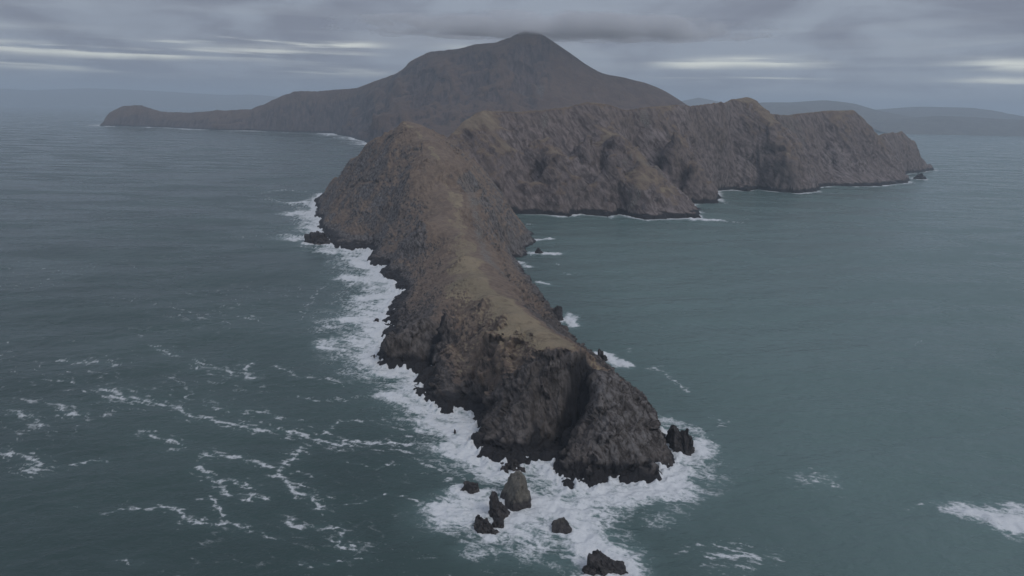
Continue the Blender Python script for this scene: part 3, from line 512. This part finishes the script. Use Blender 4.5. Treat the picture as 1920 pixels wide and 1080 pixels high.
# ---------------------------------------------------------------- the mountain
def build_mountain():
    nx, ny = 560, 300
    x1 = np.linspace(-3500, 2650, nx); y1 = 2960 * (6650 / 2960) ** np.linspace(0, 1, ny)
    x, yy = [a.astype(np.float32) for a in np.meshgrid(x1, y1)]
    wx = 30 * fbm(x / 260, yy / 260, 1.5, 4, .55); wy = 30 * fbm(x / 260, yy / 260, 8.5, 4, .55)
    sd = poly_sd(x + .6 * wx, yy + .6 * wy, MOUNT_COAST)
    z = RBF(MOUNT_COAST, MOUNT_PTS, 170, 20)(x + .15 * wx, yy + .15 * wy)
    rc = np.array(MOUNT_CREST); back = yy - np.interp(x, rc[:, 0], rc[:, 1])
    z = np.minimum(z, np.interp(x, rc[:, 0], rc[:, 2]) + np.where(back > 0, -.4 * back, -.1 * back))
    cliff = (38 + 22 * pn(x / 200, yy / 200, 2.2)) * (1 - np.exp(-np.maximum(sd, 0) / 26))
    z = np.where(sd > 0, np.maximum(np.maximum(z, 0) * sst(sd, -4, 40), cliff), sd * .5)
    N0 = normals(np.stack([x, yy, z], -1)); steep = np.degrees(np.arccos(np.clip(N0[..., 2], 0, 1)))
    off = np.abs(back); away = .12 + .88 * sst(off, 40, 300)
    land = sst(sd, -5, 50) * away; el = sst(z, 10, 120) * (1 - .45 * sst(z, 420, 640))
    r1 = ridged(x / 300 + .25 * yy / 300, yy / 1500, 2.4, 3) - .42
    wst = 1 - .85 * sst(x, 60, 260)
    z = z + land * el * (150 * r1 * wst + 26 * fbm(x / 120, yy / 120, 5.1, 4) * wst)
    P = np.stack([x, yy, z], -1); N = normals(P)
    dr = 34 * (ridged(x / 110, yy / 260, z / 260, 4, .6) - .42) + 26 * worley(x / 120, yy / 200, z / 150, 2)
    P = P + N * (dr * land * wst * sst(steep, 14, 34) * (1 - .7 * sst(z, 560, 660)))[..., None]
    N = normals(P); st2 = np.degrees(np.arccos(np.clip(N[..., 2], 0, 1))); zz = P[..., 2]
    nb = fbm(x / 400, yy / 400, 3.3, 4)
    grass = np.clip(.66 - sst(st2 + 7 * nb, 26, 48) * .55, 0, .58) * sst(zz + 20 * nb, 20, 70)
    zs = sum(np.roll(np.roll(zz, i, 0), j, 1) for i in (-7, 0, 7) for j in (-9, 0, 9)) / 9
    rib = np.clip((zz - zs) / 22, -1, 1)
    grass = np.clip(grass + .4 * rib * wst, 0, .6)  # relief shading painted in through plant cover: ribs lighter, gullies darker
    grass = np.maximum(grass, .5 * sst(x, 60, 260) * sst(zz, 60, 160))
    tide_shade = sst(zz, 16, 5)
    scree = 1.0 * np.exp(-((x - 95) / 170) ** 2 - ((zz - 290) / 95) ** 2) * (.6 + .8 * pn(x / 26, zz / 90, 3.1))
    o = grid_mesh('mountain', P, M_MOUNT, dict(grass=grass, tide_shade=tide_shade, scree=scree, pale=.2 * sst(nb, 0, .5)), keep=zz > -8)
    return structure(o, 'dark conical mountain with long sea-cliff shoulder and its summit in cloud')

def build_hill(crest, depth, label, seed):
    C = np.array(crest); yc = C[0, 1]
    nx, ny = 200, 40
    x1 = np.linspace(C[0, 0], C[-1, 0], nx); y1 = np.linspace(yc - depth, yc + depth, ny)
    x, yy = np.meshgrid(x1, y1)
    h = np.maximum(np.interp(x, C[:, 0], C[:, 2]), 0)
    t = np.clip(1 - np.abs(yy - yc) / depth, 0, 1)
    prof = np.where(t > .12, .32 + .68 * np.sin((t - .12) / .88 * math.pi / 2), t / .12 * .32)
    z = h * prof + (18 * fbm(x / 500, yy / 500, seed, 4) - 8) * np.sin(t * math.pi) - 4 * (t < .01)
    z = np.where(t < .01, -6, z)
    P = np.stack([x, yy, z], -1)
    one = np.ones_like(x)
    o = grid_mesh('hill', P, M_HILL, dict(grass=one * .5 + .12 * pn(x / 300, yy / 300, seed), tide_shade=0 * one, scree=0 * one, pale=0 * one))
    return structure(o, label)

# ---------------------------------------------------------------- sea
ROCK_SPOTS = []
def build_sea():
    inv = np.linspace(1 / 240., 1 / 9000., 720)
    r = np.r_[np.array([0.5, 40, 90, 140, 190, 220]), 1 / inv, 9000 * (40000 / 9000) ** np.linspace(.05, 1, 16)]
    an = np.radians(np.r_[np.linspace(-180, -47, 34)[:-1], np.linspace(-47, 47, 900), np.linspace(47, 180, 34)[1:]])
    A, Rr = np.meshgrid(an, r)
    x = (np.sin(A) * Rr).astype(np.float32); y = (np.cos(A) * Rr).astype(np.float32)
    foam = np.zeros_like(x); aer = np.zeros_like(x)
    sel = (Rr > 235) & (Rr < 8500) & (np.abs(A) < .83)
    px, py = x[sel], y[sel]
    near = sst(np.hypot(px, py), 1800, 1200)
    wx = 5 * fbm(px / 22, py / 22, 1.2, 3) + 1.6 * fbm(px / 5, py / 5, 3.2, 2); wy = 5 * fbm(px / 22, py / 22, 6.2, 3) + 1.6 * fbm(px / 5, py / 5, 8.2, 2)
    qx, qy = px + wx, py + wy
    # shore foam
    dh = -poly_sd(px + .5 * wx, py + .5 * wy, HEAD_COAST)
    crx = np.interp(py, [330, 400, 470, 540, 620, 800, 950, 1100, 1250, 1500], [45, 35, 0, -20, -35, -58, -85, -110, -160, -200])
    lee = sst(px - crx, -5, 25) * sst(py, 400, 470)              # sheltered side of the headland
    wid = np.interp(py, [300, 400, 480, 560, 640, 760, 900, 1050, 1300, 1500], [20, 28, 30, 44, 60, 58, 46, 38, 46, 24]) * (1 - lee) + 2.6 * lee
    amp = (1 - lee) + .75 * lee * sst(fbm(px / 60, py / 60, 3.3, 2), -.1, .4)
    F = amp * np.exp(-np.maximum(dh, 0) / wid)
    dr = -poly_sd(px + wx, py + wy, RIDGE_COAST)
    F = np.maximum(F, np.exp(-np.maximum(dr, 0) / 15) * sst(fbm(px / 70, py / 70, 5.3, 3), -.25, .25))
    dm = -poly_sd(px + 2 * wx, py + 2 * wy, MOUNT_COAST)
    F = np.maximum(F, np.exp(-np.maximum(dm, 0) / 130) * (.35 + .65 * sst(fbm(px / 160, py / 160, 5.3, 3), -.3, .2)))
    for (ax, ay, bx, by, wd, s) in PATCHES:
        F = np.maximum(F, s * np.exp(-(seg_dist(qx, qy, ax, ay, bx, by) / wd) ** 2 * .9))
    for (rx, ry, rr) in ROCK_SPOTS:
        F = np.maximum(F, .95 * np.exp(-np.maximum(np.hypot(qx - rx, qy - ry) - rr, 0) / (rr * .7)))
    aer[sel] = np.clip(F * 1.15, 0, 1) ** 1.3 * near
    # broken texture: solid where dense, lace and threads where thin
    # foam drifts in threads that lie across the wind
    ux = px * .94 - py * .34; uy = px * .34 + py * .94
    lace = 1 - np.abs(fbm(ux / 11 + .1 * wx, uy / 6 + .1 * wy, 2.7, 4, .6)) * 2.0
    lace2 = 1 - np.abs(fbm(ux / 4.5 + .1 * wx, uy / 2.4 + .1 * wy, 4.7, 3, .6)) * 2.2
    blot = fbm(ux / 26, uy / 15, 9.9, 4, .55)
    f = F * 1.45 - .30 + .55 * (blot * .7 + .1) * sst(F, .05, .5) + .42 * (lace - .55) * sst(F, .1, .4) * (1 - .6 * sst(F, .6, 1)) + .22 * (lace2 - .5) * sst(F, .1, .4)
    # drifting streaks
    S = np.zeros_like(px)
    for L, wd, s in STREAKS:
        d = np.full(px.shape, 1e6, np.float32)
        L = np.array(L); lo = L.min(0) - 25 - 4 * wd; hi = L.max(0) + 25 + 4 * wd
        k = (px > lo[0]) & (px < hi[0]) & (py > lo[1]) & (py < hi[1])
        if not k.any(): continue
        dk = np.full(k.sum(), 1e6, np.float32)
        for (ax, ay), (bx, by) in zip(L[:-1], L[1:]): dk = np.minimum(dk, seg_dist(qx[k], qy[k], ax, ay, bx, by))
        S[k] = np.maximum(S[k], s * (np.exp(-(dk / (wd * .65)) ** 2) + .52 * np.exp(-(dk / (wd * 4.6)) ** 2)))
    shore = np.maximum(np.exp(-np.maximum(dm, 0) / 190) * (.62 + .4 * fbm(px / 160, py / 160, 5.3, 3)) * sst(py, 3000, 3400), np.exp(-np.maximum(dr, 0) / 14) * (.62 + .8 * fbm(px / 60, py / 60, 5.3, 3)) * sst(py, 1250, 1300))
    f2 = S * .66 - .17 + .80 * fbm(ux / 8, uy / 3.2, 7.9, 4, .62) * sst(S, .02, .4) + .35 * (lace2 - .5) * sst(S, .05, .4)
    # faint procedural threads over the windward water
    wind = sst(crx - px, 0, 60) * sst(np.hypot(px, py), 1600, 700) * (.6 + .4 * sst(np.hypot(px, py), 320, 520)) * (.3 + .7 * sst(fbm(px / 130, py / 130, 13.3, 3), -.4, .3))
    th = (1 - np.abs(fbm(ux / 46, uy / 17, 15.7, 3, .5)) * 3.2)
    th2 = (1 - np.abs(fbm(ux / 24, uy / 8, 19.7, 3, .5)) * 3.0)
    f3 = wind * np.maximum(sst(th, .66, 1.0), .8 * sst(th2, .7, 1.0)) * (.42 + .6 * fbm(ux / 9, uy / 5, 17.1, 3)) * 1.0
    foam[sel] = np.clip(np.maximum(np.maximum(f, np.minimum(f2, .78)), np.maximum(f3, shore)), 0, 1)
    aer[sel] = np.maximum(aer[sel], .25 * np.clip(S, 0, 1))
    # swell and chop, dying away with distance where it can no longer be seen
    fade = sst(Rr, 2600, 500)
    z = fade * (.8 * fbm((x + .4 * y) / 70, (y - .3 * x) / 42, 1.0, 2) + .45 * fbm((x + .3 * y) / 20, (y - .3 * x) / 9, 2.0, 3))
    z[sel] += near * np.clip(foam[sel], 0, 1) * np.clip(F, 0, 1) * (.6 + 1.5 * fbm(px / 7, py / 7, 21.0, 3))
    z += sst(Rr, 3500, 900) * .55 * np.sin((x * .35 - y) / 58 * 2 * np.pi / 1.06 + 2.6 * fbm(x / 160, y / 160, 30.0, 2)) * (.6 + .6 * pn(x / 200, y / 200, 31.0))
    z[sel] += near * (1 - lee) * sst(dh, 7, .5) * np.clip(fbm(px / 5, py / 5, 33.0, 3), 0, 1) * 4.2
    z = np.clip(z, -2.2, 4.5)
    chop = .62 * sst(Rr, 9000, 700) + .06
    P = np.stack([x, y, z], -1)
    o = grid_mesh('sea', P, M_SEA, dict(foam=foam, aerated=aer, chop=chop, bay=.92 * sst(x + .12 * y, -10, 270) * sst(Rr, 30000, 9000)))  # bay: lighter colour to the right, for sunlit against cloud-shadowed water
    return structure(o, 'grey-green ocean with white surf round the headland and drifting foam')

# ---------------------------------------------------------------- rocks standing in the water
def rock_material():
    m = bpy.data.materials.new('wet_rock'); m.use_nodes = True; t = NT(m.node_tree)
    co = t.n('ShaderNodeTexCoord').outputs['Object']; rnd = t.n('ShaderNodeObjectInfo').outputs['Random']
    pal = t.n('ShaderNodeAttribute', attribute_name='paleness', attribute_type='OBJECT').outputs['Fac']
    z = t.n('ShaderNodeSeparateXYZ', {0: co}).outputs[2]
    n1 = t.noise(co, .35, 6, .65, .4); n2 = t.noise(co, 1.5, 5, .7)
    dark = t.mix(t.ss(n1, .35, .68), (.024, .022, .024), (.062, .055, .054))
    pale = t.mix(t.ss(n1, .32, .66), (.085, .078, .066), (.165, .152, .128))
    dryness = t.m('MULTIPLY', pal, t.ss(t.m('ADD', z, t.m('MULTIPLY', n1, 5)), 5.0, 8.5))
    col = t.mix(dryness, dark, pale)
    col = t.mix(t.ss(n2, .62, .78, 0, .35), col, (.16, .15, .145))
    bp = t.n('ShaderNodeBump', {'Height': t.m('ADD', n1, t.m('MULTIPLY', n2, .4)), 'Strength': .8, 'Distance': .8})
    b = t.n('ShaderNodeBsdfPrincipled', {'Base Color': col, 'Roughness': .62, 'Normal': bp.outputs[0], 'Specular IOR Level': .35})
    t.t.links.new(b.outputs[0], t.n('ShaderNodeOutputMaterial').inputs[0])
    return m
M_ROCK = rock_material()
def sea_rock(name, label, loc, size, seed, chunks=((0, 0, 1, 1),), rough=.2, pale=0., lean=0., rotz=0., nplanes=13):
    """chunks: (x, y, relative height, relative girth) of the blocks the rock is broken into"""
    w, d, h = size
    rg = np.random.default_rng(int(seed * 10))
    nu, nv = 52, 30
    th = np.linspace(0, 2 * np.pi, nu, endpoint=False); ph = np.linspace(0, np.pi, nv + 1)
    T, Q = np.meshgrid(th, ph)
    D = np.stack([np.sin(Q) * np.cos(T), np.sin(Q) * np.sin(T), np.cos(Q)], -1)
    V, F = [], []
    for (ax, ay, hh, gg) in chunks:
        n = rg.normal(size=(nplanes, 3)); n[:, 2] = np.abs(n[:, 2]) * .8 - .25; n /= np.linalg.norm(n, axis=1)[:, None]
        dd = rg.uniform(.62, 1.0, nplanes)
        r = np.min(np.where((c := D @ n.T) > .05, dd / np.maximum(c, .05), 1.25), -1)
        P = D * r[..., None] * np.array([w * .56 * gg, d * .56 * gg, h * hh * 1.12])
        P = P + np.array([ax * w * .5, ay * d * .5, 0])
        s = max(1.0, min(w, d) * .34)
        N = D / np.array([w * gg, d * gg, 2 * h * hh]); N /= np.linalg.norm(N, axis=-1, keepdims=True)
        X, Y2, Zz = [P[..., i].astype(np.float32) for i in range(3)]
        q = .6 * X + .3 * Y2 + .7 * Zz
        dsp = rough * s * (1.5 * worley(X / s + seed, Y2 / s, q / s / 1.3, 7) + .9 * worley(X / s * 2.3, Y2 / s * 2.3 + seed, q / s * 1.7, 9) + .8 * fbm(X / s * 2, Y2 / s * 2, Zz / s * 2, 3))
        P = P + N * dsp[..., None]
        P[..., 0] += lean * P[..., 2]
        P[0] = P[0].mean(0); P[-1] = P[-1].mean(0)
        P[..., 2] = np.maximum(P[..., 2], -3.5)
        b0 = len(V); V += [tuple(p) for p in P.reshape(-1, 3)]
        for i in range(nv):
            for j in range(nu):
                a = b0 + i * nu + j; b = b0 + i * nu + (j + 1) % nu
                if i == 0: F.append((a, a + nu, b + nu))
                elif i == nv - 1: F.append((a, a + nu, b))
                else: F.append((a, a + nu, b + nu, b))
    me = bpy.data.meshes.new(name); me.from_pydata(V, [], F); me.update()
    me.materials.append(M_ROCK)
    o = bpy.data.objects.new(name, me); COL.objects.link(o)
    o.location = (loc[0], loc[1], 0); o.rotation_euler.z = rotz
    o['paleness'] = float(pale); o['label'] = label; o['category'] = 'rock'
    ROCK_SPOTS.append((loc[0], loc[1], max(w, d) * .5))
    return o

SR = sea_rock
SR('sea_stack', 'large pale slab-sided boulder standing in the surf off the tip', (5.5, 324), (15, 13.5, 12.5), 1.3, ((0, 0, 1, 1), (.12, -.1, .85, .95)), .09, 1., -.06)
SR('sea_stack', 'tall black leaning fin of rock beside the pale boulder', (-4.6, 311), (10, 10, 9.5), 2.7, ((-.15, .2, 1.05, .7), (.15, -.1, .8, .95)), .16, 0, -.16)
SR('sea_rock', 'low hooked black rock in front of the leaning fin', (-11.0, 298), (11, 10, 4.6), 3.9, ((-.55, .65, .9, .45), (.1, -.1, 1.0, .85), (.75, -.6, .4, .35)), .24)
SR('sea_rock', 'small black pyramid rock between the hooked rock and the fin', (-4.2, 300.5), (6.5, 6, 3.4), 4.4, ((0, 0, 1.05, 1),), .18)
SR('sea_rock', 'black notched rock apart from the others on the windward side', (-20.6, 333), (9.5, 8, 4.4), 5.2, ((.2, .1, 1.1, .8), (-.6, .1, .6, .5)), .24)
SR('sea_rock', 'rounded wet dark rock alone in the white surf', (26, 301), (9.5, 9, 5.4), 6.8, ((.05, 0, 1.05, 1),), .12, .3, .08)
SR('sea_rock', 'broad black humped rock farthest out from the tip', (42.5, 268.5), (17, 13, 6.0), 7.1, ((.05, .1, 1.05, .8), (-.65, -.2, .5, .4), (.5, 0, .75, .6)), .2)
SR('sea_stack', 'jagged black stack close beside the pale buttress of the tip', (104, 386), (17, 18, 11.5), 8.6, ((-.2, .2, 1.05, .8), (.3, -.15, .8, .6), (.75, -.4, .45, .35), (-.4, -.4, .6, .5)), .26)
SR('sea_rock', 'spiky black rock at the cliff foot behind the pale boulder', (2.5, 356), (14, 10, 5), 9.3, ((.1, .2, 1.1, .6), (-.55, -.2, .5, .5), (.6, -.3, .45, .4)), .28)
SR('sea_rock', 'flat sliver of dark rock in the mouth of the dark gully', (19.6, 357.5), (4.6, 2.6, 1.5), 10.2, ((0, 0, 1, 1),), .2)
SR('sea_rock', 'tiny upright rock in the foam off the low dark shelf', (-34.1, 400), (1.8, 1.8, 3.2), 11.4, ((0, 0, 1, 1),), .15)
SR('sea_stack', 'slim black pillar rock off the sheltered side near the tip', (75.5, 541), (8, 8, 7), 12.8, ((-.1, .1, 1.05, .7), (.35, -.2, .6, .6), (-.5, -.1, .5, .4)), .24)
SR('sea_stack', 'blocky dark stack leaning on the sheltered side of the headland', (43.5, 646), (13, 16, 13), 13.5, ((0, 0, 1.05, 1), (-.4, -.3, .8, .7)), .2)
SR('sea_rock', 'small dark rock ringed with foam in the sheltered bay', (36.5, 971), (13, 10, 5.4), 14.9, ((-.1, .1, 1.0, .8), (.6, 0, .5, .5)), .24)
SR('sea_rock', 'dark hump-backed rock below the summit on the windward shore', (-290, 1015), (36, 32, 15), 15.7, ((-.15, .1, 1.05, .85), (.4, -.2, .7, .7)), .22)
SR('sea_rock', 'dark rock awash beside the windward cliff with the pale face', (-128.5, 630), (5.5, 5, 3.6), 16.1, ((.1, 0, 1, .8), (-.6, .1, .5, .5)), .25)
SR('sea_rock', 'ragged little rock at the foot of the dark promontory cliff', (-111.8, 533), (5, 5, 3.2), 17.7, ((.1, 0, 1, .8), (-.6, .1, .6, .5)), .28)
SR('sea_rock', 'thin dark reef breaking the windward surf', (-127, 657), (4.5, 2.5, 1.6), 18.2, ((0, 0, 1, 1),), .2)
SR('sea_rock', 'low far islet off the end of the cliff ridge', (1346, 2325), (46, 34, 14), 19.4, ((-.1, 0, 1.05, .8), (.5, 0, .5, .5)), .2)
SR('sea_rock', 'stubby rock in the cove at the foot of the cliff ridge', (618, 1846), (18, 16, 15), 20.3, ((0, 0, 1, 1),), .22)


# ---------------------------------------------------------------- build
build_headland()
build_ridge()
build_mountain()
build_hill(HILL_A, 2300, 'rounded blue-grey hill rising above the far shore of the bay', 1.1)
build_hill(HILL_B, 2600, 'long flat-topped hazy hill sloping down to the open sea', 2.1)
build_hill(HILL_C, 900, 'low blue-grey coastal slope along the far shore', 3.1)
build_hill(HILL_D, 900, 'faint small peak seen beyond the mountain flank', 4.1)
build_hill(HILL_E, 900, 'faint long coastline almost lost in haze beyond the cape', 5.1)
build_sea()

# ---------------------------------------------------------------- cloud on the summit
def build_cloud():
    bm = bmesh.new(); bmesh.ops.create_icosphere(bm, subdivisions=5, radius=1)
    V = np.array([v.co[:] for v in bm.verts]); 
    k = 1 + .16 * fbm(V[:, 0] * 2.2, V[:, 1] * 2.2, V[:, 2] * 2.2, 4)
    for v, q, s in zip(bm.verts, V, k):
        z = q[2] * s; z = z if z > 0 else z * .55
        v.co = (q[0] * s * 1500, q[1] * s * 700, z * 84)
    me = bpy.data.meshes.new('cloud'); bm.to_mesh(me); bm.free()
    m = bpy.data.materials.new('cloud_vapour'); m.use_nodes = True; t = NT(m.node_tree)
    co = t.n('ShaderNodeTexCoord').outputs['Object']
    sc = t.n('ShaderNodeMapping', {'Vector': co, 'Scale': (1 / 1500, 1 / 700, 1 / 110)}).outputs[0]
    ln = t.n('ShaderNodeVectorMath', {0: sc}, operation='LENGTH').outputs['Value']
    n = t.noise(t.n('ShaderNodeMapping', {'Vector': co, 'Scale': (1, 1, 2.2)}).outputs[0], .0042, 4, .55)
    d = t.m('ADD', t.m('SUBTRACT', 1.0, ln), t.m('MULTIPLY', t.m('SUBTRACT', n, .5), 2.4))
    den = t.m('MULTIPLY', t.ss(d, .12, .75), 0.016)
    v = t.n('ShaderNodeVolumePrincipled', {'Color': (.985, .987, 1.0, 1), 'Density': den, 'Anisotropy': .2})
    t.t.links.new(v.outputs[0], t.n('ShaderNodeOutputMaterial').inputs['Volume'])
    me.materials.append(m)
    o = bpy.data.objects.new('cloud', me); COL.objects.link(o); o.location = (250, 4720, 692)
    o['kind'] = 'stuff'; o['label'] = 'soft grey cloud lying across the mountain summit'
build_cloud()

# ---------------------------------------------------------------- haze: one closed box of even, pale air
bm = bmesh.new(); bmesh.ops.create_cube(bm, size=1)
for v in bm.verts: v.co = (v.co.x * 84000, v.co.y * 84000, -13 + (v.co.z + .5) * 860)
me = bpy.data.meshes.new('haze'); bm.to_mesh(me); bm.free()
hm = bpy.data.materials.new('haze_air'); hm.use_nodes = True; t = NT(hm.node_tree)
v = t.n('ShaderNodeVolumePrincipled', {'Color': (.77, .88, 1.0, 1), 'Density': 7.6e-5, 'Anisotropy': 0.0})
t.t.links.new(v.outputs[0], t.n('ShaderNodeOutputMaterial').inputs['Volume'])
me.materials.append(hm)
ho = bpy.data.objects.new('haze', me); COL.objects.link(ho)
ho['kind'] = 'stuff'; ho['label'] = 'thin pale sea haze filling the air'
